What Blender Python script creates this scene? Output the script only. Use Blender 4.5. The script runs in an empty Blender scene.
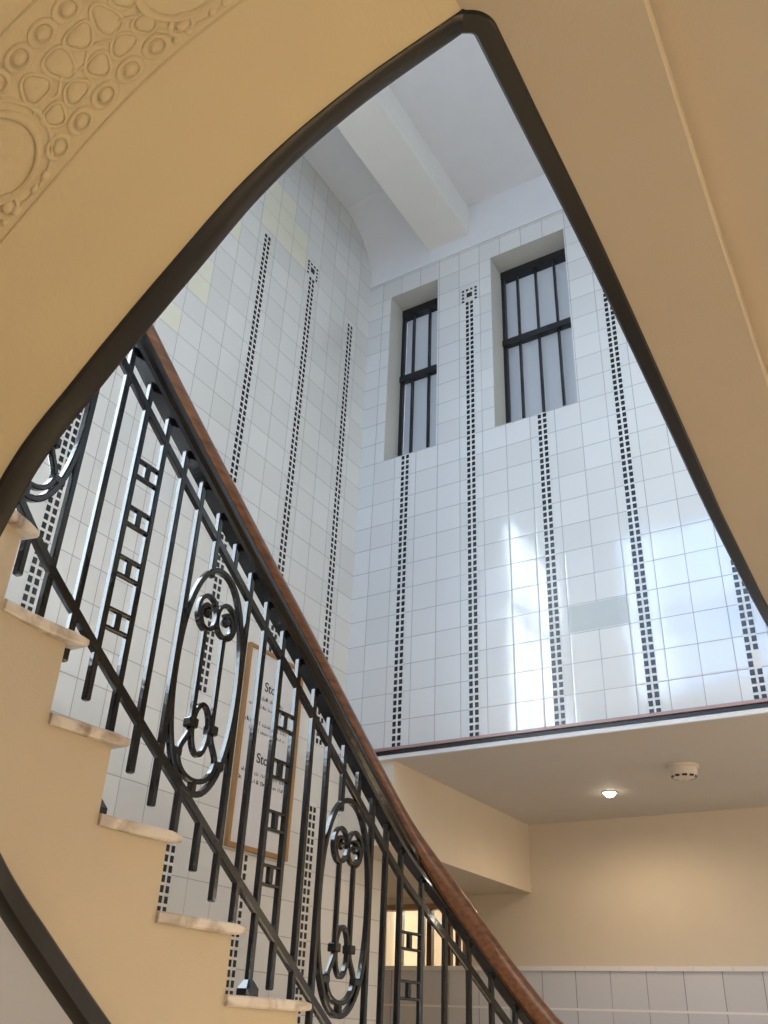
import bpy, math, random
from mathutils import Vector, Matrix
R = random.Random(7)
C = bpy.context.scene.collection
SC = bpy.context.scene
pi = math.pi

# ------------------------------------------------------------------ materials
def nmat(name):
    m = bpy.data.materials.new(name); m.use_nodes = True
    nt = m.node_tree
    return m, nt, nt.nodes['Principled BSDF']

def setp(b, **k):
    for a, v in k.items():
        b.inputs[a.replace('_', ' ')].default_value = v

def plain(name, col, rough=.5, bump=0, bscale=60, var=.04, metal=0, coat=0, spec=.5, vscale=6):
    m, nt, b = nmat(name)
    N, L = nt.nodes, nt.links
    tc = N.new('ShaderNodeTexCoord')
    nz = N.new('ShaderNodeTexNoise'); nz.inputs['Scale'].default_value = vscale; nz.inputs['Detail'].default_value = 4
    L.new(tc.outputs['Object'], nz.inputs['Vector'])
    mx = N.new('ShaderNodeMix'); mx.data_type = 'RGBA'
    c2 = tuple(max(0, c * (1 - var)) for c in col); c1 = tuple(min(1, c * (1 + var)) for c in col)
    mx.inputs['A'].default_value = (*c1, 1); mx.inputs['B'].default_value = (*c2, 1)
    L.new(nz.outputs['Fac'], mx.inputs['Factor']); L.new(mx.outputs['Result'], b.inputs['Base Color'])
    setp(b, Roughness=rough, Metallic=metal)
    b.inputs['Specular IOR Level'].default_value = spec
    b.inputs['Coat Weight'].default_value = coat
    if bump:
        n2 = N.new('ShaderNodeTexNoise'); n2.inputs['Scale'].default_value = bscale; n2.inputs['Detail'].default_value = 3
        L.new(tc.outputs['Object'], n2.inputs['Vector'])
        bp = N.new('ShaderNodeBump'); bp.inputs['Strength'].default_value = bump; bp.inputs['Distance'].default_value = .004
        L.new(n2.outputs['Fac'], bp.inputs['Height']); L.new(bp.outputs['Normal'], b.inputs['Normal'])
    return m

def math_(nt, op, a, b=None, c=None):
    n = nt.nodes.new('ShaderNodeMath'); n.operation = op
    for i, v in enumerate((a, b, c)):
        if v is None: continue
        if isinstance(v, (int, float)): n.inputs[i].default_value = v
        else: nt.links.new(v, n.inputs[i])
    return n.outputs[0]

def tiles(name, axis, pu, ou, pv, ov, col=(.72, .72, .695), joint=(.32, .32, .31), jw=.0125, rough=.10, wob=.35, hjoint=None, fade=None):
    """glazed tiles: u along the axis, v = height; pitch p, joint offset o, in metres"""
    m, nt, b = nmat(name)
    N, L = nt.nodes, nt.links
    tc = N.new('ShaderNodeTexCoord'); sp = N.new('ShaderNodeSeparateXYZ'); L.new(tc.outputs['Object'], sp.inputs[0])
    u = math_(nt, 'DIVIDE', math_(nt, 'SUBTRACT', sp.outputs[axis], ou), pu)
    v = math_(nt, 'DIVIDE', math_(nt, 'SUBTRACT', sp.outputs[2], ov), pv)
    def edge(x):
        f = math_(nt, 'FRACT', x)
        return math_(nt, 'MINIMUM', f, math_(nt, 'SUBTRACT', 1.0, f))
    eu, ev = edge(u), edge(v)
    e = math_(nt, 'MINIMUM', eu, ev)
    j = math_(nt, 'LESS_THAN', e, jw)
    cmb = N.new('ShaderNodeCombineXYZ')
    L.new(math_(nt, 'FLOOR', u), cmb.inputs[0]); L.new(math_(nt, 'FLOOR', v), cmb.inputs[1])
    wn = N.new('ShaderNodeTexWhiteNoise'); wn.noise_dimensions = '2D'; L.new(cmb.outputs[0], wn.inputs['Vector'])
    mx = N.new('ShaderNodeMix'); mx.data_type = 'RGBA'
    mx.inputs['A'].default_value = (*[c * .95 for c in col], 1); mx.inputs['B'].default_value = (*[min(1, c * 1.03) for c in col], 1)
    L.new(wn.outputs['Value'], mx.inputs['Factor'])
    hs = N.new('ShaderNodeMix'); hs.data_type = 'RGBA'
    L.new(mx.outputs['Result'], hs.inputs['A']); hs.inputs['B'].default_value = (*joint, 1)
    # joints differ in how dark they are
    nj = N.new('ShaderNodeTexNoise'); nj.inputs['Scale'].default_value = 2.3
    L.new(tc.outputs['Object'], nj.inputs['Vector'])
    jf = math_(nt, 'MULTIPLY', j, math_(nt, 'MULTIPLY_ADD', nj.outputs['Fac'], 2.0, .1))
    L.new(math_(nt, 'MINIMUM', jf, 1.0), hs.inputs['Factor'])
    L.new(hs.outputs['Result'], b.inputs['Base Color'])
    if hjoint:
        h2 = N.new('ShaderNodeMix'); h2.data_type = 'RGBA'
        L.new(hs.outputs['Result'], h2.inputs['A']); h2.inputs['B'].default_value = (*hjoint, 1)
        L.new(math_(nt, 'LESS_THAN', ev, .028), h2.inputs['Factor'])
        L.new(h2.outputs['Result'], b.inputs['Base Color'])
    L.new(math_(nt, 'MULTIPLY_ADD', j, .5, rough), b.inputs['Roughness'])
    # every tile sits at its own slight tilt, plus a soft ripple in the glaze
    wn2 = N.new('ShaderNodeTexWhiteNoise'); wn2.noise_dimensions = '2D'; L.new(cmb.outputs[0], wn2.inputs['Vector'])
    sc = N.new('ShaderNodeSeparateColor'); L.new(wn2.outputs['Color'], sc.inputs[0])
    fu, fv = math_(nt, 'FRACT', u), math_(nt, 'FRACT', v)
    tilt = math_(nt, 'ADD', math_(nt, 'MULTIPLY', fu, math_(nt, 'SUBTRACT', sc.outputs[0], .5)),
                 math_(nt, 'MULTIPLY', fv, math_(nt, 'SUBTRACT', sc.outputs[1], .5)))
    nz = N.new('ShaderNodeTexNoise'); nz.inputs['Scale'].default_value = 5.0; nz.inputs['Detail'].default_value = 1
    L.new(tc.outputs['Object'], nz.inputs['Vector'])
    h = math_(nt, 'ADD', math_(nt, 'MULTIPLY', tilt, .15), nz.outputs['Fac'])
    g = math_(nt, 'MINIMUM', math_(nt, 'MULTIPLY', e, 18.0), 1.0)
    h = math_(nt, 'MULTIPLY_ADD', g, .10, h)
    bp = N.new('ShaderNodeBump'); bp.inputs['Strength'].default_value = wob; bp.inputs['Distance'].default_value = .006
    L.new(h, bp.inputs['Height']); L.new(bp.outputs['Normal'], b.inputs['Normal'])
    b.inputs['Specular IOR Level'].default_value = .9
    return m

T = .1524; RH = .154486; Z0 = 1.46367; S2 = -2.00069; XL = -2.797; YB = 4.0411; L1Y = 3.8150
FLOOR = -1.5
cream = plain('cream_paint', (.62, .515, .315), .62, .25, 90)
cream_s = plain('cream_paint_smooth', (.58, .495, .365), .5, .2, 120)
hallcream = plain('hall_cream_paint', (.68, .60, .485), .7, .15, 80)
hallceil = plain('hall_ceiling_paint', (.61, .595, .575), .7, .1, 80)
white = plain('white_plaster', (.76, .76, .765), .7, .1, 40)
beamwhite = plain('beam_paint', (.82, .80, .75), .6)
black = plain('black_trim_paint', (.008, .007, .007), .42, .15, 60)
iron = plain('black_iron_paint', (.005, .006, .009), .12, .10, 70, coat=.15, spec=.45)
wood = None
def woodmat():
    m, nt, b = nmat('handrail_mahogany'); N, L = nt.nodes, nt.links
    tc = N.new('ShaderNodeTexCoord'); mp = N.new('ShaderNodeMapping'); mp.inputs['Scale'].default_value = (38, 5, 38)
    L.new(tc.outputs['Object'], mp.inputs['Vector'])
    nz = N.new('ShaderNodeTexNoise'); nz.inputs['Scale'].default_value = 2; nz.inputs['Detail'].default_value = 6
    L.new(mp.outputs[0], nz.inputs['Vector'])
    cr = N.new('ShaderNodeValToRGB')
    cr.color_ramp.elements[0].position = .3; cr.color_ramp.elements[0].color = (.07, .027, .014, 1)
    cr.color_ramp.elements[1].position = .75; cr.color_ramp.elements[1].color = (.21, .088, .042, 1)
    L.new(nz.outputs['Fac'], cr.inputs[0]); L.new(cr.outputs[0], b.inputs['Base Color'])
    setp(b, Roughness=.34)
    return m
wood = woodmat()
def marblemat():
    m, nt, b = nmat('veined_marble'); N, L = nt.nodes, nt.links
    tc = N.new('ShaderNodeTexCoord')
    nz = N.new('ShaderNodeTexNoise'); nz.inputs['Scale'].default_value = 9; nz.inputs['Detail'].default_value = 8; nz.inputs['Distortion'].default_value = 1.5
    L.new(tc.outputs['Object'], nz.inputs['Vector'])
    cr = N.new('ShaderNodeValToRGB')
    cr.color_ramp.elements[0].position = .32; cr.color_ramp.elements[0].color = (.30, .22, .18, 1)
    cr.color_ramp.elements[1].position = .60; cr.color_ramp.elements[1].color = (.74, .68, .62, 1)
    L.new(nz.outputs['Fac'], cr.inputs[0]); L.new(cr.outputs[0], b.inputs['Base Color'])
    setp(b, Roughness=.35)
    return m
marble = marblemat()
tile_back = tiles('glazed_tile_back', 0, T, S2 + .5 * T, RH, Z0)
tile_left = tiles('glazed_tile_left', 1, T, L1Y + .5 * T, RH, Z0)
tile_dado = tiles('glazed_tile_dado', 0, .215, -2.0, .225, .413, col=(.64, .655, .70), joint=(.24, .24, .26), hjoint=(.80, .80, .80), jw=.012, wob=.2)
tile_grey = plain('replaced_grey_tile', (.50, .52, .49), .25)
tile_yel = plain('yellowed_tile', (.74, .73, .60), .12)
chip = plain('black_mosaic', (.012, .012, .016), .25)
chipw = plain('white_mosaic_ground', (.70, .70, .67), .3)
plasterg = plain('window_reveal_plaster', (.60, .59, .55), .7)
frameblk = plain('black_window_paint', (.012, .012, .014), .4)
goldwood = plain('golden_oak_frame', (.34, .18, .065), .4, .2, 80, var=.2)
boardw = plain('notice_panel_white', (.66, .65, .66), .4, var=.03)
ink = plain('print_ink', (.03, .03, .035), .6)
plastic = plain('cream_plastic', (.72, .66, .58), .4)
pinkstone = plain('pink_ledge_tile', (.42, .27, .24), .3)
ledgew = plain('white_ledge_paint', (.78, .78, .78), .4)
floorm = plain('beige_terrazzo', (.50, .41, .30), .35, var=.15, vscale=40)
glassy = None
def frosted():
    m, nt, b = nmat('frosted_glass'); N, L = nt.nodes, nt.links
    out = N['Material Output']
    tr = N.new('ShaderNodeBsdfTranslucent'); tr.inputs['Color'].default_value = (.34, .34, .33, 1)
    df = N.new('ShaderNodeBsdfDiffuse'); df.inputs['Color'].default_value = (.62, .64, .66, 1)
    gl = N.new('ShaderNodeBsdfGlossy'); gl.inputs['Roughness'].default_value = .25
    a = N.new('ShaderNodeMixShader'); a.inputs[0].default_value = .45
    L.new(tr.outputs[0], a.inputs[1]); L.new(df.outputs[0], a.inputs[2])
    c = N.new('ShaderNodeMixShader'); c.inputs[0].default_value = .05
    L.new(a.outputs[0], c.inputs[1]); L.new(gl.outputs[0], c.inputs[2]); L.new(c.outputs[0], out.inputs[0])
    return m
frost = frosted()
def clearglass():
    m, nt, b = nmat('clear_glass'); N, L = nt.nodes, nt.links
    out = N['Material Output']
    t = N.new('ShaderNodeBsdfTransparent'); t.inputs['Color'].default_value = (.93, .96, .96, 1)
    g = N.new('ShaderNodeBsdfGlossy'); g.inputs['Roughness'].default_value = .02
    x = N.new('ShaderNodeMixShader'); x.inputs[0].default_value = .06
    L.new(t.outputs[0], x.inputs[1]); L.new(g.outputs[0], x.inputs[2]); L.new(x.outputs[0], out.inputs[0])
    return m
clear = clearglass()
def emis(name, col, st):
    m, nt, b = nmat(name)
    b.inputs['Base Color'].default_value = (*col, 1)
    b.inputs['Emission Color'].default_value = (*col, 1); b.inputs['Emission Strength'].default_value = st
    return m
lampglow = emis('lamp_glow', (1, .86, .66), 30)

# ------------------------------------------------------------------ mesh helper
class MB:
    def __init__(s): s.v = []; s.f = []; s.m = []
    def quad(s, a, b, c, d, m=0):
        i = len(s.v); s.v += [tuple(a), tuple(b), tuple(c), tuple(d)]; s.f.append((i, i+1, i+2, i+3)); s.m.append(m)
    def poly(s, pts, m=0):
        i = len(s.v); s.v += [tuple(p) for p in pts]; s.f.append(tuple(range(i, i + len(pts)))); s.m.append(m)
    def box(s, x0, x1, y0, y1, z0, z1, m=0):
        i = len(s.v)
        s.v += [(x, y, z) for z in (z0, z1) for y in (y0, y1) for x in (x0, x1)]
        for f in ((0, 2, 3, 1), (4, 5, 7, 6), (0, 1, 5, 4), (2, 6, 7, 3), (0, 4, 6, 2), (1, 3, 7, 5)):
            s.f.append(tuple(i + k for k in f)); s.m.append(m)
    def rings(s, rs, m=0, cap=True, closed=False):
        """loft a list of equal rings of 3-D points"""
        i = len(s.v); n = len(rs[0])
        for r in rs: s.v += [tuple(p) for p in r]
        k = len(rs)
        for a in range(k if closed else k - 1):
            b = (a + 1) % k
            for j in range(n):
                j2 = (j + 1) % n
                s.f.append((i + a*n + j, i + a*n + j2, i + b*n + j2, i + b*n + j)); s.m.append(m)
        if cap and not closed:
            s.f.append(tuple(i + j for j in reversed(range(n)))); s.m.append(m)
            s.f.append(tuple(i + (k-1)*n + j for j in range(n))); s.m.append(m)
    def prism(s, pts, z0, z1, m=0):
        n = len(pts)
        s.rings([[(x, y, z0) for x, y in pts], [(x, y, z1) for x, y in pts]], m)
    def lathe(s, c, prof, n=20, m=0, axis='z'):
        rs = []
        for r, h in prof:
            ring = []
            for k in range(n):
                a = 2*pi*k/n
                if axis == 'z': ring.append((c[0] + r*math.cos(a), c[1] + r*math.sin(a), c[2] + h))
                elif axis == 'y': ring.append((c[0] + r*math.cos(a), c[1] + h, c[2] + r*math.sin(a)))
                else: ring.append((c[0] + h, c[1] + r*math.cos(a), c[2] + r*math.sin(a)))
            rs.append(ring)
        s.rings(rs, m)
    def build(s, name, mats, parent=None, smooth=False, kind=None, label=None):
        me = bpy.data.meshes.new(name); me.from_pydata(s.v, [], s.f)
        if not isinstance(mats, (list, tuple)): mats = [mats]
        for m in mats: me.materials.append(m)
        me.polygons.foreach_set('material_index', s.m)
        import bmesh
        bm = bmesh.new(); bm.from_mesh(me)
        if smooth: bmesh.ops.remove_doubles(bm, verts=bm.verts, dist=1e-5)
        bmesh.ops.recalc_face_normals(bm, faces=bm.faces)
        bm.to_mesh(me); bm.free()
        if smooth:
            me.polygons.foreach_set('use_smooth', [True]*len(me.polygons))
            try: me.set_sharp_from_angle(angle=math.radians(40))
            except Exception: pass
        o = bpy.data.objects.new(name, me); C.objects.link(o)
        if parent is not None: o.parent = parent
        if kind: o['kind'] = kind
        if label: o['label'] = label
        return o

def tag(o, label, cat, group=None):
    o['label'] = label; o['category'] = cat
    if group: o['group'] = group
    return o
def thing(name, label, cat, loc=(0, 0, 0), group=None):
    o = bpy.data.objects.new(name, None); C.objects.link(o); o.location = loc
    o.empty_display_size = .1
    return tag(o, label, cat, group)
def struct(mb, name, mats, parent=None, **k):
    return mb.build(name, mats, parent, kind='structure', **k)

def at(o, loc):
    """bake the parent's place out of a child's world-space mesh"""
    o.matrix_parent_inverse = Matrix.Translation(-Vector(loc)); return o

def wall(us, vs, holes, place, d0, d1, mats_front=0, mats_side=1):
    """box wall in cells (us x vs) without the cells whose centre lies in a hole; place(u,v,d) gives the 3-D point, d0 the room side"""
    mb = MB()
    def solid(i, j):
        if not (0 <= i < len(us)-1 and 0 <= j < len(vs)-1): return False
        u, v = (us[i]+us[i+1])/2, (vs[j]+vs[j+1])/2
        return not any(a < u < b and c < v < d for a, b, c, d in holes)
    for i in range(len(us)-1):
        for j in range(len(vs)-1):
            if not solid(i, j): continue
            a, b, c, d = us[i], us[i+1], vs[j], vs[j+1]
            mb.quad(place(a, c, d0), place(b, c, d0), place(b, d, d0), place(a, d, d0), mats_front)
            mb.quad(place(a, c, d1), place(b, c, d1), place(b, d, d1), place(a, d, d1), mats_side)
            for (di, dj, p, q) in ((-1, 0, (a, c), (a, d)), (1, 0, (b, c), (b, d)), (0, -1, (a, c), (b, c)), (0, 1, (a, d), (b, d))):
                if not solid(i+di, j+dj):
                    mb.quad(place(*p, d0), place(*q, d0), place(*q, d1), place(*p, d1), mats_side)
    return mb

def ss_(x, a, b):
    t = max(0, min(1, (x-a)/(b-a))); return t*t*(3-2*t)
# ------------------------------------------------------------------ stair curve
# plan of the string's well-side face, bottom to top: x, y, height of the baluster tops
PTS = [(-.55, 4.55, -.62), (-.80, 4.30, -.47), (-.98, 4.08, -.33), (-1.13, 3.87, -.21), (-1.26, 3.67, -.13), (-1.36, 3.49, -.06), (-1.43, 3.32, .07), (-1.49, 3.16, .21),
       (-1.55, 3.03, .345), (-1.59, 2.90, .452), (-1.605, 2.75, .546), (-1.605, 2.56, .673), (-1.605, 2.30, .857), (-1.605, 2.10, .998),
       (-1.605, 1.90, 1.134), (-1.605, 1.70, 1.275), (-1.605, 1.50, 1.415), (-1.605, 1.30, 1.563), (-1.603, 1.14, 1.69), (-1.555, .96, 1.838),
       (-1.41, .805, 2.008), (-1.2, .722, 2.211), (-1.036, .70, 2.3465), (-.852, .695, 2.512), (-.731, .711, 2.6525), (-.597, .764, 2.828), (-.43, .856, 3.048)]
DROP = 1.41
def catmull(P, n=10):
    out = []
    Q = [tuple(2*a-b for a, b in zip(P[0], P[1]))] + list(P) + [tuple(2*a-b for a, b in zip(P[-1], P[-2]))]
    for i in range(1, len(Q)-2):
        for k in range(n):
            t = k/n
            out.append(tuple(.5*((2*b) + (-a+c)*t + (2*a-5*b+4*c-d)*t*t + (-a+3*b-3*c+d)*t**3) for a, b, c, d in zip(Q[i-1], Q[i], Q[i+1], Q[i+2])))
    out.append(tuple(P[-1])); return out
CV = catmull(PTS)
SL = [0.0]
for a, b in zip(CV, CV[1:]): SL.append(SL[-1] + math.hypot(b[0]-a[0], b[1]-a[1]))
S_END = SL[-1]
import bisect
def ev(s):
    if s >= S_END:
        a, b = CV[-2], CV[-1]; i = len(SL)-2
    elif s <= 0:
        a, b = CV[0], CV[1]; i = 0
    else:
        i = min(len(SL)-2, bisect.bisect_right(SL, s)-1); a, b = CV[i], CV[i+1]
    t = (s - SL[i])/(SL[i+1]-SL[i])
    return tuple(x+(y-x)*t for x, y in zip(a, b))
def tan(s):
    a, b = ev(max(0, s-.03)), ev(min(S_END, s+.03))
    d = Vector((b[0]-a[0], b[1]-a[1])); d.normalize(); return d
def nrm(s):
    t = tan(s); return Vector((t.y, -t.x))
def nrm_s(s):
    n = nrm(s)
    if n.x > -.04: n = Vector((-.04, -1)).normalized()
    return n
def W(s, off, z):
    p = ev(s); n = nrm(s); return Vector((p[0]+n.x*off, p[1]+n.y*off, z))
def s_of_y(y):
    """arc length on the left run and the lower bend, where y falls steadily"""
    for i in range(len(CV)-1):
        if CV[i][1] >= y >= CV[i+1][1]:
            return SL[i] + (SL[i+1]-SL[i])*(CV[i][1]-y)/(CV[i][1]-CV[i+1][1])
def zt(s): return ev(s)[2]
def zi(s): return max(ev(s)[2]-DROP, FLOOR)
def reach(s):
    """distance from the string out to the enclosing wall"""
    p = ev(s); n = nrm_s(s); t = 9
    if n.x < -1e-6: t = min(t, (XL - p[0])/n.x)
    if n.y < -1e-6: t = min(t, (YN - p[1])/n.y)
    return t
YN = -.60
XR = 2.5

# ------------------------------------------------------------------ setting: walls
W1 = (S2 - 4.06*T, S2 - 1.58*T); W2 = (S2 + 1.04*T, S2 + 4.44*T)
SILL = Z0 + 11.02*RH; HEAD = Z0 + 20.03*RH; TT = Z0 + 21.13*RH; TB = 1.317
CEIL = 5.14; ZHC = 1.257
ZTOP = 5.45
us = [XL-.2, W1[0], W1[1], W2[0], W2[1], XR]
vs = [TB, SILL, HEAD, TT]
mb = wall(us, vs, [(*W1, SILL, HEAD), (*W2, SILL, HEAD)], lambda u, v, d: (u, d, v), YB, YB+.26)
wb = struct(mb, 'wall_back', [tile_back, plasterg])
def chips(mb, place, cu, b0, b1, skip=()):
    """double column of little black tesserae from row b0 to b1 (in tile rows)"""
    k0, k1 = int(math.ceil(b0*4)), int(math.floor(b1*4))
    for k in range(k0, k1):
        z = Z0 + (k+.5)*RH/4
        for sgn in (-1, 1):
            if (k, sgn) in skip: continue
            u = cu + sgn*.105*T
            w, h = .068*T, .088*T
            mb.quad(place(u-w, z-h), place(u+w, z-h), place(u+w, z+h), place(u-w, z+h), 0)
def ground(mb, place, cu, b0, b1):
    w = .19*T
    mb.quad(place(cu-w, Z0+b0*RH), place(cu+w, Z0+b0*RH), place(cu+w, Z0+b1*RH), place(cu-w, Z0+b1*RH), 1)
def crest(mb, place, cu, b):
    z = Z0 + b*RH
    w = .13*T
    mb.quad(place(cu-w, z-w), place(cu+w, z-w), place(cu+w, z+w), place(cu-w, z+w), 0)
    g = .205*T; c = .055*T
    for i in range(4):
        for j in range(4):
            if i in (1, 2) and j in (1, 2): continue
            if j == 0 and i in (1, 2): continue
            u, v = cu + (i-1.5)*g, z + (j-1.5)*g
            mb.quad(place(u-c, v-c), place(u+c, v-c), place(u+c, v+c), place(u-c, v+c), 0)
def strip(parent, place, place2, cu, b0, b1, cr=None, skip=()):
    mb = MB(); ground(mb, place2, cu, b0, b1)
    chips(mb, place, cu, b0, b1, skip)
    if cr: crest(mb, place, cu, cr)
    o = mb.build('mosaic_strip', [chip, chipw], parent); return o
pb = lambda u, v: (u, YB-.0016, v); pb2 = lambda u, v: (u, YB-.0008, v)
strip(wb, pb, pb2, S2-3*T, -1.0, 11.0)
strip(wb, pb, pb2, S2, -1.0, 18.0, 18.35)
strip(wb, pb, pb2, S2+3*T, -1.0, 11.0)
strip(wb, pb, pb2, S2+6*T, -1.0, 17.75)
strip(wb, pb, pb2, S2+9*T, -1.0, 18.0, 18.35, skip=((0, 1), (1, 1)))
strip(wb, pb, pb2, S2+12*T, -1.0, 17.75)
strip(wb, pb, pb2, S2+15*T, -1.0, 17.75)
mb = MB()
for a0 in (3.52, 4.52):
    mb.quad(pb2(S2+(a0)*T, Z0+2.04*RH), pb2(S2+(a0+.96)*T, Z0+2.04*RH), pb2(S2+(a0+.96)*T, Z0+2.96*RH), pb2(S2+a0*T, Z0+2.96*RH))
mb.build('replaced_tile', tile_grey, wb)
# plain plaster above the tiles, with its little moulding
mb = MB(); mb.box(XL-.2, XR, YB, YB+.26, TT, ZTOP); struct(mb, 'wall_back_upper', white)
mb = MB(); mb.box(XL, XR, YB-.012, YB+.01, TT-.006, TT+.012)
mb.rings([[(x, YB-.012, TT+.012), (x, YB+.01, TT+.012), (x, YB+.01, TT+.04)] for x in (XL, XR)])
struct(mb, 'trim_1', white)
# ledge under the tiled wall
mb = MB()
mb.box(XL+.0, XR, YB-.022, YB+.03, 1.302, TB, 0)
mb.box(XL+.0, XR, YB-.012, YB+.03, 1.281, 1.302, 1)
mb.box(XL+.0, XR, YB-.008, YB+.03, ZHC+.003, 1.281, 2)
struct(mb, 'trim_2', [pinkstone, frameblk, ledgew])

# left wall, with the tall stair window and the tiled lower part
LW = (-.05, 1.80, 1.25, 4.35); LW3 = (.15, 1.05, -.95, -.15)
us = [YN-.2, LW[0], LW3[0], LW3[1], LW[1], YB+.26, YB+.46]
vs = [FLOOR, LW3[2], LW3[3], LW[2], TB, LW[3], ZTOP]
mb = wall(us, vs, [LW, LW3, (YB+.2, YB+.5, TB, 9)], lambda u, v, d: (d, u, v), XL, XL-.3)
wl = struct(mb, 'wall_left', [tile_left, plasterg])
pl = lambda u, v: (XL+.0016, u, v); pl2 = lambda u, v: (XL+.0008, u, v)
strip(wl, pl, pl2, L1Y, -1.0, 17.75)
strip(wl, pl, pl2, L1Y-3*T, -1.0, 18.0, 18.4)
strip(wl, pl, pl2, L1Y-6*T, -1.0, 17.75)
strip(wl, pl, pl2, L1Y-12.45*T, -1.0, 17.75)
strip(wl, pl, pl2, L1Y-.05*T, -18, -2.9)
strip(wl, pl, pl2, L1Y-3.28*T, -18, -5.0)
strip(wl, pl, pl2, L1Y-6.33*T, -18, -5.0)
mb = MB()
for c, b in ((3.5, 18), (3.5, 19), (4.5, 18), (4.5, 19), (5.5, 18), (5.5, 19), (5.5, 20), (4.5, 20), (8.5, 12), (8.5, 13), (7.5, 16), (9.5, 10)):
    y = L1Y - c*T; z = Z0 + b*RH; g = .012*T
    mb.quad(pl2(y-T/2*2+g, z+g), pl2(y-g, z+g), pl2(y-g, z+RH-g), pl2(y-T+g, z+RH-g))
mb.build('yellowed_tile', tile_yel, wl)

# near wall (behind the camera) with a broad landing window, right wall, upper parts
NW = (-2.65, -.6, 3.0, 5.0)
DR = (.7, 1.9, FLOOR, .55)
mb = wall([XL-.3, NW[0], NW[1], DR[0], DR[1], XR+.2], [FLOOR, DR[3], NW[2], NW[3], ZTOP], [NW, DR], lambda u, v, d: (u, d, v), YN, YN-.3)
struct(mb, 'wall_near', [white, plasterg])
mb = MB(); mb.box(XR, XR+.2, YN-.3, 6.0, FLOOR, 1.6); struct(mb, 'wall_right', hallcream)
RW = (.5, 2.7, 3.1, 5.05)
mb = wall([YN-.3, RW[0], RW[1], YB+.26], [1.6, RW[2], RW[3], ZTOP], [RW], lambda u, v, d: (d, u, v), XR, XR+.2)
struct(mb, 'wall_right_upper', [white, plasterg])
def window(name, horiz, c0, c1, z0, z1, d, nv, zt_=None, glass=clear, th=.045):
    """frame with nv bars and a transom; horiz = 'x' (wall across y) or 'y'"""
    e = bpy.data.objects.new(name, None); C.objects.link(e); e['kind'] = 'structure'
    def bx(m, a0, a1, b0, b1, d0, d1):
        if horiz == 'x': m.box(a0, a1, d+d0, d+d1, b0, b1)
        else: m.box(d+d0, d+d1, a0, a1, b0, b1)
    m = MB(); bx(m, c0, c0+th, z0, z1, -.03, .03); bx(m, c1-th, c1, z0, z1, -.03, .03)
    bx(m, c0, c1, z0, z0+th, -.03, .03); bx(m, c0, c1, z1-th, z1, -.03, .03)
    m.build('window_frame', frameblk, e, kind='structure')
    for k in range(1, nv+1):
        m = MB(); x = c0 + (c1-c0)*k/(nv+1); bx(m, x-.014, x+.014, z0, z1, -.02, .02); m.build('glazing_bar', frameblk, e, kind='structure')
    if zt_:
        m = MB(); bx(m, c0, c1, zt_-.025, zt_+.025, -.028, .028); m.build('transom', frameblk, e, kind='structure')
    m = MB(); bx(m, c0+.01, c1-.01, z0+.01, z1-.01, -.003, .003); m.build('window_pane', glass, e, kind='structure')
    return e
window('window_3', 'y', LW[0], LW[1], LW[2], LW[3], XL-.2, 1, 3.4)
window('added_low_window', 'y', LW3[0], LW3[1], LW3[2], LW3[3], XL-.2, 1)  # unseen opening added so cool daylight reaches the lower flight's underside
window('added_right_window', 'y', RW[0], RW[1], RW[2], RW[3], XR+.14, 2, 3.9)  # unseen opening added to brighten the left wall and the beam's side
window('door_1', 'x', DR[0], DR[1], DR[2], DR[3], YN-.2, 1, -.5, th=.09)
window('window_4', 'x', NW[0], NW[1], NW[2], NW[3], YN-.2, 2, 3.9)

# the two small windows in the back wall
def small_window(name, x0, x1, bars):
    e = bpy.data.objects.new(name, None); C.objects.link(e); e['kind'] = 'structure'
    yf = YB + .165; ztr = 3.925
    m = MB(); m.box(x0, x0+.022, yf, yf+.03, SILL, HEAD); m.box(x1-.022, x1, yf, yf+.03, SILL, HEAD)
    m.box(x0, x1, yf-.005, yf+.06, HEAD-.062, HEAD); m.box(x0, x1, yf, yf+.06, SILL, SILL+.03)
    m.build('window_frame', frameblk, e, kind='structure')
    for x in bars:
        m = MB(); m.box(x-.0065, x+.0065, yf+.002, yf+.026, SILL+.02, HEAD-.06); m.build('glazing_bar', frameblk, e, kind='structure')
    m = MB(); m.box(x0, x1, yf-.014, yf+.03, ztr-.023, ztr+.023); m.build('transom', frameblk, e, kind='structure')
    m = MB(); m.box(x0+.01, x1-.01, yf+.052, yf+.058, SILL+.01, HEAD-.01); m.build('window_pane', frost, e, kind='structure')
    return e
small_window('window_1', W1[0], W1[1], (-2.528, -2.400))
small_window('window_2', W2[0], W2[1], (-1.728, -1.597, -1.466))

# upper ceiling, beam and the cove along the back wall left of the beam
mb = MB(); mb.box(XL-.3, XR+.2, YN-.3, YB+.26, CEIL+.05, CEIL+.3)
mb.box(-2.0, XR+.2, YN-.3, YB, CEIL, CEIL+.06)
struct(mb, 'ceiling', white)
mb = MB(); mb.box(-2.315, -2.0, YN-.2, YB, 4.862, CEIL+.06); struct(mb, 'ceiling_beam', beamwhite)
mb = MB(); prof = []
for k in range(17):
    a = k/16*pi/2
    prof.append((YB-.39+.39*math.sin(a), CEIL+.045-.43+.43*math.cos(a)))
rs = []
for x in (XL-.01, -2.31):
    rs.append([(x, y, z) for y, z in prof] + [(x, YB+.01, prof[-1][1]), (x, YB+.01, CEIL+.1), (x, YB-.39, CEIL+.1)])
mb.rings(rs); struct(mb, 'ceiling_cove', white, smooth=True)

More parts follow.
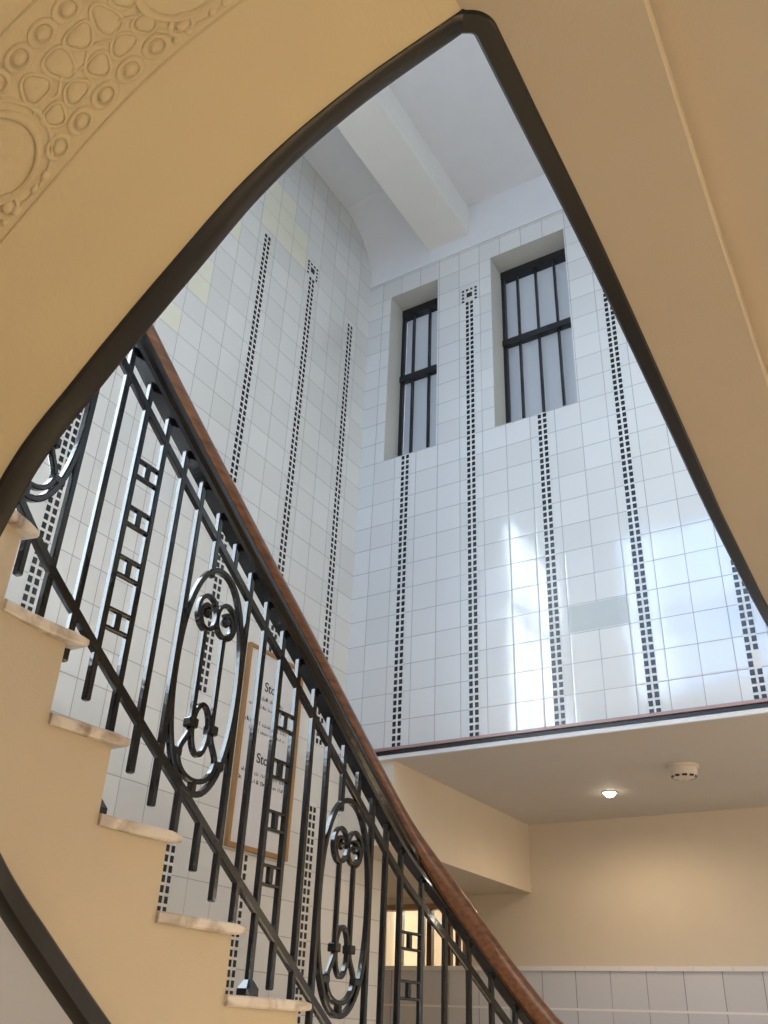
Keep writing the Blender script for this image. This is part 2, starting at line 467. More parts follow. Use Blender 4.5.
# ------------------------------------------------------------------ hall under the back wall
YF = 5.80; XB = -2.48; ZAL = .837; XAL = -4.3
mb = MB(); mb.box(XAL-.2, XR+.2, YN-.3, 9.2, FLOOR-.15, FLOOR); struct(mb, 'floor', floorm)
mb = MB(); mb.box(XB, XR, YB-.005, YF+.2, ZHC, TB); struct(mb, 'ceiling_hall', hallceil)
mb = MB(); mb.box(XAL-.2, XB, YB+.02, YF, ZAL, 1.285); struct(mb, 'ceiling_bulkhead', hallcream)
HW = (-3.62, -2.945, .413, .795)
DAD = .413
mb = wall([XAL-.2, HW[0], HW[1], XR+.2], [FLOOR, DAD, HW[3], 1.285], [(HW[0], HW[1], DAD, HW[3])], lambda u, v, d: (u, d, v), YF, YF+.2)
# lower cells take the dado tiles
me_front = []
for i, f in enumerate(mb.f):
    z = sum(mb.v[k][2] for k in f)/4
    y = sum(mb.v[k][1] for k in f)/4
    if abs(y-YF) < 1e-6: mb.m[i] = 0 if z > DAD else 2
    else: mb.m[i] = 1
struct(mb, 'wall_far', [hallcream, hallcream, tile_dado])
mb = MB()
x = XAL
while x < XR:
    x1 = min(x+.215, XR); mb.box(x+.001, x1-.001, YF-.014, YF+.01, DAD-.022, DAD+.004); x = x1
struct(mb, 'trim_3', plain('dado_cap_glaze', (.80, .79, .78), .2))
mb = MB(); mb.box(XAL-.2, XAL, YB+.2, YF+.2, FLOOR, 1.285); struct(mb, 'wall_alcove', hallcream)
mb = MB(); mb.box(XAL-.2, XL-.25, YB+.2, YB+.46, FLOOR, ZAL); struct(mb, 'wall_alcove_front', hallcream)
# the glazed partition over the dado, and the lit room behind it
e = bpy.data.objects.new('window_5', None); C.objects.link(e); e['kind'] = 'structure'
darkwood = plain('dark_brown_joinery', (.07, .035, .02), .4); tanwood = plain('tan_joinery', (.30, .19, .12), .5)
m = MB(); m.box(HW[0], HW[1], YF-.01, YF+.06, HW[3]-.035, HW[3]); m.box(HW[0], HW[0]+.03, YF, YF+.06, DAD, HW[3]); m.box(HW[1]-.03, HW[1], YF, YF+.06, DAD, HW[3])
m.build('window_frame', tanwood, e, kind='structure')
for x, w in ((-3.465, .022), (-3.29, .012), (-3.23, .018), (-3.085, .016), (-3.02, .012)):
    m = MB(); m.box(x-w, x+w, YF+.01, YF+.05, DAD, HW[3]-.03); m.build('glazing_bar', darkwood, e, kind='structure')
m = MB(); m.box(HW[0], HW[1], YF+.03, YF+.034, DAD, HW[3]-.03); m.build('window_pane', clear, e, kind='structure')
mb = MB(); mb.box(-4.6, -1.8, 8.4, 8.6, FLOOR, 1.6); mb.box(-4.8, -4.6, YF+.2, 8.6, FLOOR, 1.6); mb.box(-1.8, -1.6, YF+.2, 8.6, FLOOR, 1.6); mb.box(-4.8, -1.6, YF+.2, 8.6, 1.4, 1.6)
struct(mb, 'wall_office', hallcream)

# ------------------------------------------------------------------ staircase
st = thing('staircase', 'curved cream staircase with white marble treads and black lower edge winding overhead', 'staircase', (-1.6, 3.0, FLOOR))
SLOC = tuple(st.location)
def sp(o): return at(o, SLOC)
tr = [(.752, 1.264, 1.030), (.570, 1.433, 1.222), (.398, 1.647, 1.404), (.228, 1.917, 1.622), (.075, 2.215, 1.890)]
steps = [(z, s_of_y(yn), s_of_y(yr)) for z, yn, yr in tr]          # height, nosing, riser of the step above
z, s0 = .075, s_of_y(2.185)
while z - .172 > FLOOR + .05:
    z -= .172; steps.append((z, s0-.295, s0)); s0 -= .262
steps.reverse()
z = .926; s0 = steps[-1][2]; gs = (S_END - s0)/6
for k in range(6):
    steps.append((z, s_of_y(1.055) if k == 0 else s0-.028, s0+gs)); s0 += gs; z += (1.94-.926)/6
SLAB = .025
def span(a, b, n=None):
    n = n or max(2, int(math.ceil((b-a)/.04)))
    return [a + (b-a)*i/n for i in range(n+1)]
for (z, sn, sr) in steps:
    # marble slab with an eased nosing, its end 2 cm proud of the string
    m = MB(); ss = span(sn, min(sr, S_END)); rs = []
    for i, s in enumerate(ss):
        p = ev(s); n = nrm_s(s); w = reach(s)-.004; r = .004; q = -.010 - .018*(1 - (s-sn)/(sr-sn))
        e = 0 if i else .004
        ring = [(q+e, z-SLAB+r+e), (q+r+e, z-SLAB+e), (w, z-SLAB+e), (w, z-e), (q+r+e, z-e), (q+e, z-r-e)]
        rs.append([(p[0]+n.x*o, p[1]+n.y*o, zz) for o, zz in ring])
    m.rings(rs); sp(m.build('tread', marble, st))
for i, (z, sn, sr) in enumerate(steps):
    z2 = steps[i+1][0]-SLAB if i+1 < len(steps) else 1.94
    p = ev(min(sr, S_END)); n = nrm_s(min(sr, S_END)); w = reach(min(sr, S_END))-.004; t = Vector((-n.y, n.x))
    m = MB(); a = Vector((p[0], p[1])) + n*.004; b = Vector((p[0], p[1])) + n*w
    m.rings([[(q.x+t.x*d*s_, q.y+t.y*d*s_, zz) for s_, zz in ((0, z), (1, z), (1, z2), (0, z2))] for q, d in ((a, .02), (b, .02))])
    sp(m.build('riser', white, st))
# string: the stepped cream side
m = MB()
prev = 0.0
for i, (z, sn, sr) in enumerate(steps):
    lo = steps[i-1][2] if i else sn
    top = z - SLAB
    ss = span(lo, min(sr, S_END)); rs = []
    for s in ss:
        zz = min(zi(s)-.002, top-.01)
        rs.append([tuple(W(s, 0, zz)), tuple(W(s, 0, top)), tuple(W(s, .03, top)), tuple(W(s, .03, zz + .012))])
    m.rings(rs)
sp(m.build('string', cream_s, st))
# soffit: ruled surface from the string out to the wall, lower run and winding run
def soffit(a, b, name, mat):
    m = MB(); ss = span(a, b, int((b-a)/.03)); nt_ = 14
    g = []
    for s in ss:
        p = ev(s); n = nrm_s(s); w = reach(s)-.003
        g.append([(p[0]+n.x*w*t/nt_, p[1]+n.y*w*t/nt_, zi(s)-.042) for t in range(nt_+1)])
    for i in range(len(g)-1):
        for j in range(nt_):
            m.quad(g[i][j], g[i+1][j], g[i+1][j+1], g[i][j+1])
    o = sp(m.build(name, mat, st, smooth=True)); return o
s_mid = s_of_y(1.14)
s_floor = next(s for s in span(0, S_END, 400) if ev(s)[2]-DROP > FLOOR+.02)
soffit(s_floor, s_mid, 'soffit', white)
soffit(s_mid, S_END, 'soffit', cream)
# moulded plaster band on the winding soffit: border bead, discs, two rows of rosettes and leaf cushions between
def SPt(s, t, h):
    p = ev(s); n = nrm_s(s); return (p[0]+n.x*t, p[1]+n.y*t, zi(s)-.042-h*1.9)
rel = bpy.data.objects.new('plaster_relief', None); C.objects.link(rel); rel.parent = st; sp(rel)
rel['label'] = 'moulded plaster band with rosettes and discs'
def ring_on(m, cs, ct, rs_, rt, r, h=0, n=28, flat=.8, a0=0, a1=2*pi, wave=0):
    """bead following an ellipse laid on the soffit"""
    full = abs(a1-a0-2*pi) < 1e-6; rings_ = []
    for i in range(n if full else n+1):
        a = a0+(a1-a0)*i/n; k = 1+wave*math.sin(3*a)
        c, d = math.cos(a), math.sin(a)
        rings_.append([SPt(cs+(rs_*k+r*math.cos(b))*c, ct+(rt*k+r*math.cos(b))*d, h+r*flat*math.sin(b)) for b in [2*pi*j/8 for j in range(8)]])
    m.rings(rings_, closed=full, cap=not full)
def dome_on(m, cs, ct, rs_, rt, h, h0=-.001, n=20, k=5, wave=0):
    rings_ = []
    for i in range(k+1):
        a = i/k*pi/2; q = math.cos(a)+.002
        rings_.append([SPt(cs+rs_*q*(1+wave*math.sin(3*b))*math.cos(b), ct+rt*q*(1+wave*math.sin(3*b))*math.sin(b), h0+h*math.sin(a)) for b in [2*pi*j/n for j in range(n)]])
    m.rings(rings_)
def bead_on(m, pts, r, flat=.8):
    rings_ = []
    for i, (s, t) in enumerate(pts):
        a, b = pts[max(0, i-1)], pts[min(len(pts)-1, i+1)]; d = Vector((b[0]-a[0], b[1]-a[1])).normalized(); u = Vector((-d.y, d.x))
        rings_.append([SPt(s+u.x*r*math.cos(q), t+u.y*r*math.cos(q), r*flat*math.sin(q)) for q in [2*pi*j/8 for j in range(8)]])
    m.rings(rings_)
def rp(m, name): return m.build(name, cream, rel, smooth=True)
m = MB(); bead_on(m, [(s, .213) for s in span(4.30, S_END-.02, 60)], .0030); bead_on(m, [(s, .376) for s in span(4.30, S_END-.02, 60)], .0030)
rp(m, 'border_bead')
P0 = .248
for c in (4.416, 4.664, 4.912, 5.160-.0):
    if c < S_END-.06:
        m = MB(); dome_on(m, c, .287, .046, .046, .003, n=36); ring_on(m, c, .287, .048, .048, .0042, n=40)
        rp(m, 'disc')
        m = MB(); ring_on(m, c, .287, .062, .064, .0026, n=44, a0=-2.6, a1=2.6+2*0); rp(m, 'disc_border')
        for ds, dt, q in ((-.044, .228-.287, .0055), (-.028, .226-.287, .0065), (.002, .2255-.287, .0055), (.020, .2265-.287, .0065)):
            m = MB(); dome_on(m, c+ds, .287+dt, q, q, .0045, n=14); rp(m, 'pearl')
    b = c
    for q in range(6):
        s0_ = b+.050+q*.0335
        if s0_ > S_END-.03 or s0_ > b+P0-.028: continue
        m = MB(); ring_on(m, s0_, .2385, .0125, .0125, .0030, n=24); dome_on(m, s0_, .2385, .0072, .0072, .0058, n=16); ring_on(m, s0_, .2385, .0072, .0072, .0012, n=20)
        rp(m, 'rosette')
    for q in range(5):
        s0_ = b+.056+q*.0305
        if s0_ > S_END-.03: continue
        m = MB(); ring_on(m, s0_, .346, .0125, .0125, .0030, n=24); dome_on(m, s0_, .346, .0072, .0072, .0058, n=16); ring_on(m, s0_, .346, .0072, .0072, .0012, n=20)
        rp(m, 'rosette')
    for ds, dt, a, e, w in ((.070, .2685, .013, .014, .10), (.100, .2680, .014, .013, -.10), (.132, .2705, .013, .015, .10), (.162, .2680, .015, .013, -.10), (.192, .2710, .013, .014, .1),
                            (.076, .3080, .015, .017, -.12), (.108, .3060, .014, .021, .10), (.138, .3120, .015, .015, .12), (.166, .3050, .013, .022, -.1), (.194, .3120, .014, .015, .1)):
        if b+ds > S_END-.03: continue
        m = MB(); dome_on(m, b+ds, dt, a-.002, e-.002, .0042, n=22, wave=w); ring_on(m, b+ds, dt, a, e, .0021, n=26, wave=w)
        rp(m, 'leaf_cushion')
    if b+.2 < S_END:
        m = MB(); bead_on(m, [(b+.058+i*.006, .2885+.006*math.sin(i*1.05)) for i in range(24)], .0022)
        rp(m, 'wavy_stem')
# black edge trim: under the string, round the tip and along the landing
EDGE = [(-.392, .915), (-.397, 1.10), (-.408, 1.54), (-.437, 2.2), (-.468, 2.85), (-.490, 3.60), (-.494, YB)]
ZL = 1.638
path2 = [(x, y, ZL) for x, y, z in catmull([(x, y, ZL) for x, y in EDGE], 6)]
def sweep(path, prof, closed=False):
    rs = []
    for i, p in enumerate(path):
        a, b = path[max(0, i-1)], path[min(len(path)-1, i+1)]
        d = Vector((b[0]-a[0], b[1]-a[1])).normalized(); n = Vector((d.y, -d.x))
        rs.append([(p[0]+n.x*o, p[1]+n.y*o, p[2]+h) for o, h in prof])
    return rs
TP = [(.004, -.044), (-.001, -.050), (-.034, -.050), (-.040, -.044), (-.040, -.004), (-.034, .004), (.004, .004)]
d1 = tan(S_END-.04); P1 = Vector(ev(S_END-.03)[:2]); P2 = Vector(path2[0][:2]); d2 = (Vector(path2[3][:2])-P2).normalized()
k = ((P2.x-P1.x)*d2.y - (P2.y-P1.y)*d2.x)/(d1.x*d2.y - d1.y*d2.x); K = P1 + d1*k
th = math.acos(max(-1, min(1, d1.dot(d2)))); RO = .050; L_ = RO*math.tan(th/2)
A, B = K - d1*L_, K + d2*L_
n_in = Vector((-d1.y, d1.x)); cen = A + n_in*RO
path1 = []
for s in span(s_floor, S_END, 260):
    p = ev(s)
    if s > S_END-.2 and (Vector(p[:2])-A).dot(d1) > -.006: break
    path1.append((p[0], p[1], zi(s)))
za = min(path1[-1][2] + .008, ZL); arc = []
for q in range(9):
    a = th*q/8; v = A-cen; w_ = Vector((v.x*math.cos(a)-v.y*math.sin(a), v.x*math.sin(a)+v.y*math.cos(a))) + cen
    arc.append((w_.x, w_.y, za + (ZL-za)*ss_(q/8, 0, 1)))
m = MB(); m.rings(sweep(path1 + arc + [p for p in path2 if (Vector(p[:2])-B).dot(d2) > .006], TP))
sp(m.build('edge_trim', black, st, smooth=True))

# landing overhead on the right
lp = [(-.43, .856), (-.40, .872)] + EDGE + [(XR, YB), (XR, YN), (-.52, YN)]
m = MB(); m.prism(lp, ZL+.03, 1.94)
ld = struct(m, 'landing', cream_s)
m = MB()
inner = [(-.412, .864)] + EDGE; outer = [(-.135, .80), (-.150, 1.2), (-.163, 1.54), (-.182, 2.2), (-.205, 2.85), (-.235, 3.6), (-.25, YB)]
rs = []
pts_i = [(-.56, YN), (-.51, .4), (-.485, .6), (-.462, .83), (-.43, .852)] + inner[1:]; pts_o = [(-.10, YN), (-.120, .4), (-.128, .6), (-.134, .83), (-.136, .864), (-.140, .915), (-.146, 1.10), (-.163, 1.54), (-.182, 2.2), (-.205, 2.85), (-.235, 3.6), (-.25, YB)]
for (a, b) in zip(pts_i, pts_o):
    rs.append([(a[0]+.004, a[1], ZL-.043), (b[0]-.004, b[1], ZL-.043), (b[0], b[1], ZL-.039), (b[0], b[1], ZL+.04), (a[0]+.004, a[1], ZL+.04)])
m.rings(rs); m.build('landing_edge_beam', cream_s, ld, kind='structure')

# ------------------------------------------------------------------ balustrade
OFF = .035
bal = thing('stair_balustrade', 'black wrought-iron balustrade with scrolled ovals and a brown wooden handrail on the stairs', 'balustrade', (-1.64, 3.0, FLOOR))
BLOC = tuple(bal.location)
def bp_(o): return at(o, BLOC)
def bar_ring(s, z, a, b, flat=False):
    """ring of a chamfered section lying across a vertical bar"""
    p = W(s, OFF, z); t = tan(s); n = nrm(s); c = min(a, b)*.3
    pr = [(-a, -b+c), (-a+c, -b), (a-c, -b), (a, -b+c), (a, b-c), (a-c, b), (-a+c, b), (-a, b-c)]
    return [(p.x+t.x*u+n.x*v, p.y+t.y*u+n.y*v, z) for u, v in pr]
def vbar(m, s, z0, z1, a=.0088, b=.0088):
    m.rings([bar_ring(s, z0+.003, a*.7, b*.7), bar_ring(s, z0+.006, a, b), bar_ring(s, z1-.002, a, b), bar_ring(s, z1, a*.8, b*.8)])
def ribbon(m, pts, a, b, off=0, closed=False):
    """flat iron following points (s, z): half thickness a in the plane of the rail, half depth b across it"""
    rs = []; n = len(pts); c = min(a, b)*.35
    for i, (s, z) in enumerate(pts):
        if closed: p, q = pts[(i-1) % n], pts[(i+1) % n]
        else: p, q = pts[max(0, i-1)], pts[min(n-1, i+1)]
        d = Vector((q[0]-p[0], q[1]-p[1])); d.normalize(); u = Vector((-d.y, d.x))
        pr = [(-a, -b+c), (-a+c, -b), (a-c, -b), (a, -b+c), (a, b-c), (a-c, b), (-a+c, b), (-a, b-c)]
        rs.append([tuple(W(s+u.x*x, OFF+off+y, z+u.y*x)) for x, y in pr])
    m.rings(rs, closed=closed)
YK = [1.249, 1.334, 1.419, 1.503, 1.586, 1.672, 1.758, 1.84, 1.926, 2.015, 2.103, 2.197, 2.288, 2.379, 2.469, 2.56, 2.653, 2.748, 2.87, 2.98, 3.075, 3.165]
SK = {k: s_of_y(y) for k, y in enumerate(YK)}
for k in range(-1, -17, -1): SK[k] = SK[k+1] + .0845
for k in range(22, 29): SK[k] = SK[k-1] - .112
ZB = .78; ZU = .082
# rails
def rail(name, dz, half, dep, s0, s1):
    m = MB(); ribbon(m, [(s, zt(s)-dz) for s in span(s1, s0, 160)], half, dep); return bp_(m.build(name, iron, bal, smooth=True))
s_lo, s_hi = SK[28]-.05, S_END-.02
rail('bottom_rail', ZB, .0125, .009, s_hi, s_lo)
rail('upper_rail', ZU, .0125, .008, s_hi, s_lo)
def hand(name, mat, f):
    m = MB(); rs = []
    for s in span(s_lo, s_hi, 170):
        rs.append([tuple(W(s, OFF+o, zt(s)+h)) for o, h in f(s)])
    m.rings(rs); return bp_(m.build(name, mat, bal, smooth=True))
S_W0, S_W1 = s_of_y(3.02), s_of_y(2.62)
def hb(s): return .006 + (.056-.006)*ss_(s, S_W0, S_W1)
def black_prof(s):
    h = hb(s)
    if h > .03:
        return [(-.020, -.004), (.020, -.004), (.022, h*.30), (.032, h*.42), (.034, h*.75), (.029, h), (-.029, h), (-.034, h*.75), (-.032, h*.42), (-.022, h*.30)]
    return [(-.020, -.004), (.020, -.004), (.021, h*.30), (.021, h*.42), (.022, h*.75), (.022, h), (-.022, h), (-.022, h*.75), (-.021, h*.42), (-.021, h*.30)]
hand('rail_core', iron, black_prof)
def wood_prof(s):
    h = hb(s)-.001; k = .118; g = k-h; q = 1 + .22*(1-ss_(s, S_W0, S_W1))
    return [(x*q, y) for x, y in [(-.030, h), (.030, h), (.037, h+g*.22), (.038, h+g*.5), (.033, h+g*.78), (.021, h+g*.95), (0, k), (-.021, h+g*.95), (-.033, h+g*.78), (-.038, h+g*.5), (-.037, h+g*.22)]]
o = hand('handrail', wood, wood_prof); o['label'] = 'brown polished wooden handrail'
def oval(k):
    sc = (SK[k]+SK[k+3])/2; hw = abs(SK[k]-SK[k+3])/2 - .004
    zc_t = zt(SK[k])*.5 + zt(SK[k+3])*.5
    top, bot = (zc_t-.130, zc_t-.722) if k >= 12 else (zc_t-.140, zc_t-.757)
    par = bp_(MBE('scroll_panel'))
    H = (top-bot)/2; zc = (top+bot)/2
    m = MB(); P = []
    for i in range(56):
        a = 2*pi*i/56; ca, sa = math.cos(a), math.sin(a)
        P.append((sc + hw*math.copysign(abs(ca)**.92, ca), zc + H*math.copysign(abs(sa)**.92, sa)))
    ribbon(m, P, .0078, .0095, closed=True)
    m.build('oval_ring', iron, par, smooth=True)
    for sg in (-1, 1):
        # scroll: a ring on top of the upright that curls in upon a knob
        m = MB(); x0 = sc - .003 + sg*.0385; zs = top-.138; P = []
        for i in range(50):
            t = i/49; a = -pi/2 - t*2*pi*1.6
            r = .047*(1-.58*ss_(t, .50, 1))
            P.append((x0 - sg*r*.80*math.cos(a), zs + r*math.sin(a)*1.06))
        ribbon(m, P, .0058, .0085)
        m.build('scroll', iron, par, smooth=True)
        m = MB(); pc = W(x0, OFF, zs)
        m.lathe((pc.x, pc.y, pc.z), [(0.0, -.013), (.009, -.011), (.015, 0), (.009, .011), (0.0, .013)], 12, axis='x')
        m.build('scroll_knob', iron, par, smooth=True)
        # upright from the scroll to the collar, then flaring to the cup
        zcol = bot + .172; ztop = zs-.046
        m = MB(); P = [(x0, ztop), (x0, ztop-.1), (x0, zcol+.04), (x0, zcol-.01)]
        for t in (.2, .4, .6, .8, 1.0): P.append((x0 + sg*.030*ss_(t, 0, 1), zcol-.01-.07*t))
        ribbon(m, P, .0072, .0072); m.build('upright', iron, par, smooth=True)
        m = MB()
        m.rings([bar_ring(x0, zcol-.012, .015, .013), bar_ring(x0, zcol-.009, .017, .015), bar_ring(x0, zcol+.009, .017, .015), bar_ring(x0, zcol+.012, .015, .013)])
        m.build('collar', iron, par)
        m = MB(); xf = x0+sg*.030; ribbon(m, [(xf+sg*-.004, zcol-.083), (xf+sg*.028, zcol-.083)], .011, .010); m.build('clamp', iron, par)
    # link through the collars, and the cup at the foot
    m = MB(); zcol = bot+.172
    ribbon(m, [(sc + .031*math.cos(2*pi*i/32), zcol-.008 +   .066*math.sin(2*pi*i/32)) for i in range(32)], .0062, .0080, closed=True)
    m.build('link', iron, par, smooth=True)
    m = MB(); zz = bot+.092
    ribbon(m, [(sc + .070*math.cos(pi+pi*i/24), zz + .060*math.sin(pi+pi*i/24)) for i in range(25)], .0068, .009)
    m.build('cup', iron, par, smooth=True)
    m = MB(); ribbon(m, [(sc, bot+.032), (sc, bot)], .010, .010); m.build('clamp', iron, par)
def MBE(name):
    o = bpy.data.objects.new(name, None); C.objects.link(o); o.parent = bal; return o
def ladder(k):
    pr = bp_(MBE('rung_panel'))
    s1, s2 = SK[k], SK[k+1]; zt0 = (zt(s1)+zt(s2))/2 + .031
    for j in range(4):
        za = zt0 - .243 - .1415*j; zb = za - .048
        for zz in (za, zb):
            m = MB(); ribbon(m, [(s1, zz), (s2, zz)], .0042, .0075); m.build('rung', iron, pr)
        m = MB(); vbar(m, (s1+s2)/2, zb, za, .0095, .007); m.build('stub', iron, pr)
def baluster(k, z0=None, foot=None):
    s = SK[k]; zz = zt(s); m = MB()
    lo = zz - ZB - .125 if z0 is None else z0
    vbar(m, s, lo, zz+.004)
    o = bp_(m.build('baluster', iron, bal))
    # little welded cap under the handrail
    return o
tread_at = lambda s: max([z for z, sn, sr in steps if sn <= s+1e-6] or [FLOOR])
for k in sorted(SK):
    r = k % 8
    if k >= 28 and r in (4, 5, 6, 7): pass
    s = SK[k]
    if r in (5, 6):
        baluster(k, zt(s)-(.205 if r == 5 else .085))
        m = MB(); vbar(m, s, zt(s)-ZB-.125, zt(s)-ZB+.004); bp_(m.build('pendant', iron, bal))
    elif k in (2, 9):
        zt_ = .398 if k == 2 else .075
        baluster(k, zt_+.01)
        m = MB(); zf = zt_
        m.rings([bar_ring(s, zf, .024, .022), bar_ring(s, zf+.018, .024, .022), bar_ring(s, zf+.034, .013, .013), bar_ring(s, zf+.038, .010, .010)])
        o = bp_(m.build('foot_block', iron, bal))
    else: baluster(k)
for k in (-12, -4, 4, 12, 20): oval(k)
for k in (-15, -7, 1, 9, 17, 25): ladder(k)

# ------------------------------------------------------------------ notice board on the left wall
by0, by1, bz0, bz1 = 3.170, 3.612, .700, 1.650
nb = thing('notice_board', 'white printed notice in a thin golden wooden frame on the tiled wall behind the balusters', 'notice', (XL, (by0+by1)/2, bz0))
NL = tuple(nb.location)
m = MB(); m.box(XL, XL+.012, by0+.01, by1-.01, bz0+.01, bz1-.01); at(m.build('panel', boardw, nb), NL)
m = MB(); w = .017
for a in ((by0, by0+w, bz0, bz1), (by1-w, by1, bz0, bz1), (by0+w, by1-w, bz0, bz0+w*1.2), (by0+w, by1-w, bz1-w, bz1)):
    m.box(XL, XL+.022, a[0], a[1], a[2], a[3])
at(m.build('frame', goldwood, nb), NL)
def text(t, yl, z, size, name='lettering'):
    cu = bpy.data.curves.new('t', 'FONT'); cu.body = t; cu.size = size; cu.extrude = .0006; cu.offset = .0006
    ob = bpy.data.objects.new('t', cu); C.objects.link(ob)
    bpy.context.view_layer.update()
    me = bpy.data.meshes.new_from_object(ob.evaluated_get(bpy.context.evaluated_depsgraph_get()))
    bpy.data.objects.remove(ob)
    # the sheet faces +x: text runs along +y
    me.transform(Matrix(((0, 0, 1, XL+.0128), (1, 0, 0, yl), (0, 1, 0, z), (0, 0, 0, 1))))
    me.materials.clear(); me.materials.append(ink)
    o = bpy.data.objects.new(name, me); C.objects.link(o); o.parent = nb; at(o, NL); return o
text('Sto', 3.318, 1.448, .066)
text('Sto', 3.314, 1.098, .066)
text('Dr.', 3.190, 1.000, .026); text('&', 3.330, 1.000, .026); text('Dr.', 3.362, 1.000, .026)
def print_line(y0, y1, z, h):
    """a line of print too small to read: word-like runs of short strokes"""
    m = MB(); y = y0
    while y < y1:
        for k in range(R.randint(3, 8)):
            if y > y1: break
            hh = h*R.choice((1, .65, .65, .65)); 
            m.box(XL+.0122, XL+.0128, y, y+h*.16, z, z+hh)
            if R.random() < .6: m.box(XL+.0122, XL+.0128, y, y+h*.42, z+(hh-h*.14)*R.choice((0, .5, 1)), z+(hh-h*.14)*R.choice((0, .5, 1))*0+h*.14)
            y += h*.55
        y += h*.5
    at(m.build('small_print', ink, nb), NL)
print_line(3.305, 3.47, 1.398, .020); print_line(3.215, 3.50, 1.355, .018)
print_line(3.200, 3.52, 1.272, .022); print_line(3.235, 3.51, 1.236, .018)
print_line(3.216, 3.53, 1.038, .022); print_line(3.245, 3.315, 1.000, .018); print_line(3.41, 3.53, 1.000, .018)
def plight(name, loc, e, col, r=.1):
    l = bpy.data.lights.new(name, 'POINT'); l.energy = e; l.color = col; l.shadow_soft_size = r
    o = bpy.data.objects.new(name, l); C.objects.link(o); o.location = loc; return o
# ------------------------------------------------------------------ hall ceiling fittings
sd = thing('smoke_detector', 'round cream smoke detector on the lower hall ceiling', 'smoke detector', (-1.165, 4.73, ZHC))
m = MB(); m.lathe((0, 0, 0), [(.0, .0), (.078, 0), (.078, -.012), (.070, -.016), (.070, -.018)], 32); m.build('base', plastic, sd, smooth=True)
m = MB(); m.lathe((0, 0, 0), [(.070, -.018), (.068, -.045), (.060, -.058), (.045, -.064), (0, -.066)], 32); m.build('cover', plastic, sd, smooth=True)
for k in range(10):
    a = 2*pi*k/10; m = MB(); r0, r1 = .0555, .0635
    m.rings([[(r*math.cos(a+d), r*math.sin(a+d), z) for r, z in ((r0, -.0625), (r1, -.0575), (r1, -.0535), (r0, -.0585))] for d in (-.2, -.1, 0, .1, .2)])
    m.build('vent_slot', frameblk, sd)
def downlight(x, y, z, label, power, size=2.2, rim=True, blend=.6, col=(1, .78, .52)):
    d = thing('downlight', label, 'ceiling light', (x, y, z), None)
    m = MB(); m.lathe((0, 0, 0), [(.030, 0), (.046, 0), (.046, -.004), (.040, -.007), (.032, -.004), (.030, 0)], 28); m.build('bezel', ledgew, d, smooth=True)
    m = MB(); m.lathe((0, 0, 0), [(0, -.0015), (.031, -.0015), (.031, -.008), (.027, -.016), (.016, -.026), (0, -.029)], 24); m.build('lens', lampglow, d, smooth=True)
    l = bpy.data.lights.new('bulb', 'SPOT'); l.energy = power; l.spot_size = size; l.spot_blend = blend; l.color = col; l.shadow_soft_size = .03
    o = bpy.data.objects.new('bulb', l); C.objects.link(o); o.parent = d; o.location = (0, 0, -.04)
    return d
WARM = (1, .74, .46)
downlight(-1.69, 5.13, ZHC, 'small bright round downlight in the lower hall ceiling', 14, 3.0)
plight('well_fill', (-.75, 2.5, -.9), 19, (1, .78, .46), .4)  # unseen warm source added to light soffit and string from below
plight('right_fill', (2.25, 1.4, 1.0), 34, (1, .78, .48), .1)  # unseen source added to light the landing beam's right face
plight('hall_fill', (1.4, 5.0, .6), 26, (1, .91, .80), .15)  # added out of view to light the hall evenly
for x, y in ((.7, .25), (1.3, 1.6), (.7, 3.0)):
    downlight(x, y, ZL+.03, 'unseen small downlight added under the landing', 30, 2.6, col=WARM)['group'] = 'added downlights under the landing'  # out of view, added to bounce warm light off the floor

plight('office_lamp', (-3.1, 7.3, 1.0), 95, (1, .90, .76))
def portal(name, loc, rot, sx, sy):
    l = bpy.data.lights.new(name, 'AREA'); l.shape = 'RECTANGLE'; l.size = sx; l.size_y = sy
    l.cycles.is_portal = True
    o = bpy.data.objects.new(name, l); C.objects.link(o); o.location = loc; o.rotation_euler = rot
portal('window_portal', (XL-.28, (LW[0]+LW[1])/2, (LW[2]+LW[3])/2), (0, -pi/2, 0), LW[3]-LW[2], LW[1]-LW[0])
for q in (LW3,): portal('window_portal', (XL-.28, (q[0]+q[1])/2, (q[2]+q[3])/2), (0, -pi/2, 0), q[3]-q[2], q[1]-q[0])
portal('window_portal', (XR+.18, (RW[0]+RW[1])/2, (RW[2]+RW[3])/2), (0, pi/2, 0), RW[3]-RW[2], RW[1]-RW[0])
portal('door_portal', ((DR[0]+DR[1])/2, YN-.28, (DR[2]+DR[3])/2), (pi/2, 0, 0), DR[1]-DR[0], DR[3]-DR[2])
portal('window_portal', ((NW[0]+NW[1])/2, YN-.28, (NW[2]+NW[3])/2), (pi/2, 0, 0), NW[1]-NW[0], NW[3]-NW[2])

# ------------------------------------------------------------------ world, camera, view
w = bpy.data.worlds.new('sky'); SC.world = w; w.use_nodes = True
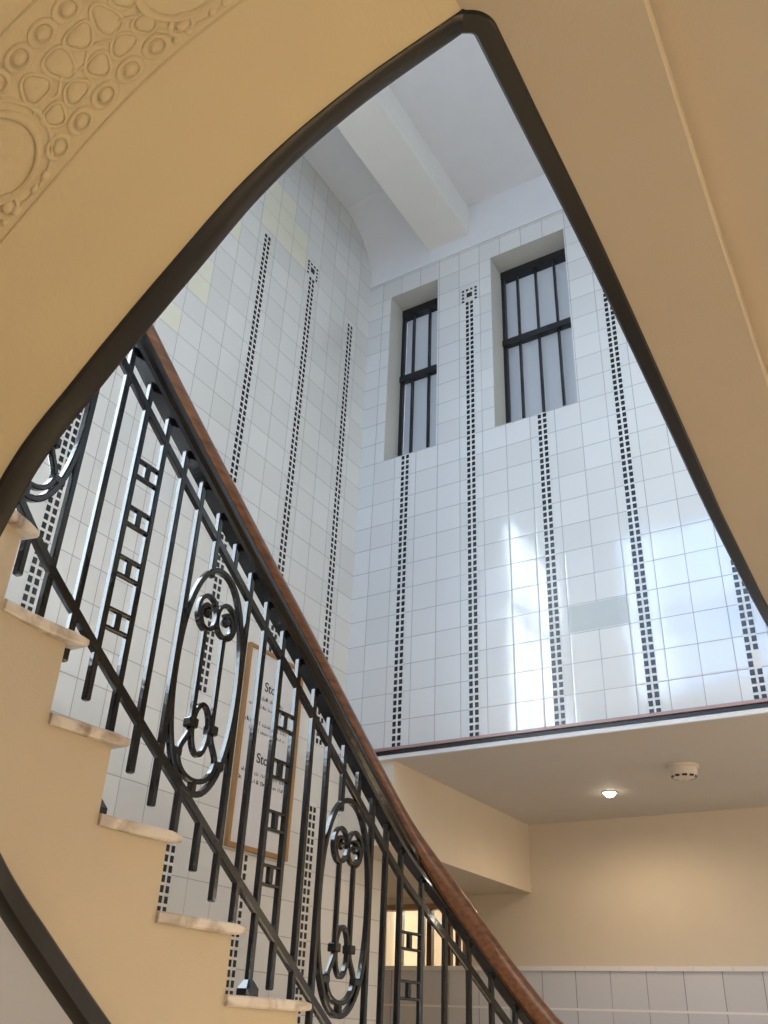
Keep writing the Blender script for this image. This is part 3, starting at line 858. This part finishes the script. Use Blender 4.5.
# bright hazy sky to the left (-x), deep blue sky behind the stair (-y)
nt = w.node_tree; bg = nt.nodes['Background']; tc = nt.nodes.new('ShaderNodeTexCoord'); sx = nt.nodes.new('ShaderNodeSeparateXYZ')
nt.links.new(tc.outputs['Generated'], sx.inputs[0])
mr = nt.nodes.new('ShaderNodeMapRange'); mr.inputs['From Min'].default_value = -.31; mr.inputs['From Max'].default_value = -.20; mr.interpolation_type = 'SMOOTHSTEP'
nt.links.new(sx.outputs[0], mr.inputs['Value'])
mc = nt.nodes.new('ShaderNodeMix'); mc.data_type = 'RGBA'
mc.inputs['A'].default_value = (11.6, 12.8, 14.6, 1); mc.inputs['B'].default_value = (2.7, 4.5, 8.2, 1)
nt.links.new(mr.outputs['Result'], mc.inputs['Factor'])
me = nt.nodes.new('ShaderNodeMapRange'); me.inputs['From Min'].default_value = .3; me.inputs['From Max'].default_value = .7; nt.links.new(sx.outputs[0], me.inputs['Value'])
m3 = nt.nodes.new('ShaderNodeMix'); m3.data_type = 'RGBA'; m3.inputs['B'].default_value = (7.6, 7.3, 6.7, 1)   # neutral brightness added to the right, to lift the left wall
nt.links.new(me.outputs['Result'], m3.inputs['Factor']); nt.links.new(mc.outputs['Result'], m3.inputs['A'])
mz = nt.nodes.new('ShaderNodeMapRange'); mz.inputs['From Min'].default_value = -.08; mz.inputs['From Max'].default_value = .04; nt.links.new(sx.outputs[2], mz.inputs['Value'])
mg = nt.nodes.new('ShaderNodeMix'); mg.data_type = 'RGBA'; mg.inputs['A'].default_value = (1.5, 1.7, 2.3, 1)   # paving outside
nt.links.new(mz.outputs['Result'], mg.inputs['Factor']); nt.links.new(m3.outputs['Result'], mg.inputs['B']); nt.links.new(mg.outputs['Result'], bg.inputs[0]); bg.inputs[1].default_value = 1.0
cam = bpy.data.cameras.new('camera'); co = bpy.data.objects.new('camera', cam); C.objects.link(co)
yaw, pit, rol, f = .571534553, .525393686, .0448375438, 905.64
sy, cy, sp_, cp = math.sin(yaw), math.cos(yaw), math.sin(pit), math.cos(pit)
F = Vector((-sy*cp, cy*cp, sp_)); Rv = Vector((cy, sy, 0)); U = Rv.cross(F)
c, s = math.cos(rol), math.sin(rol)
R2, U2 = Rv*c + U*s, U*c - Rv*s
co.matrix_world = Matrix(((R2.x, U2.x, -F.x, 0), (R2.y, U2.y, -F.y, 0), (R2.z, U2.z, -F.z, 0), (0, 0, 0, 1)))
cam.sensor_fit = 'HORIZONTAL'; cam.sensor_width = 36; cam.lens = f/768*36; cam.clip_start = .02
SC.camera = co
SC.cycles.use_denoising = True
SC.cycles.max_bounces = 10; SC.cycles.diffuse_bounces = 6; SC.cycles.sample_clamp_indirect = 6
vs_ = SC.view_settings; vs_.view_transform = 'Standard'; vs_.look = 'None'; vs_.gamma = 1; vs_.use_curve_mapping = False; vs_.exposure = .06
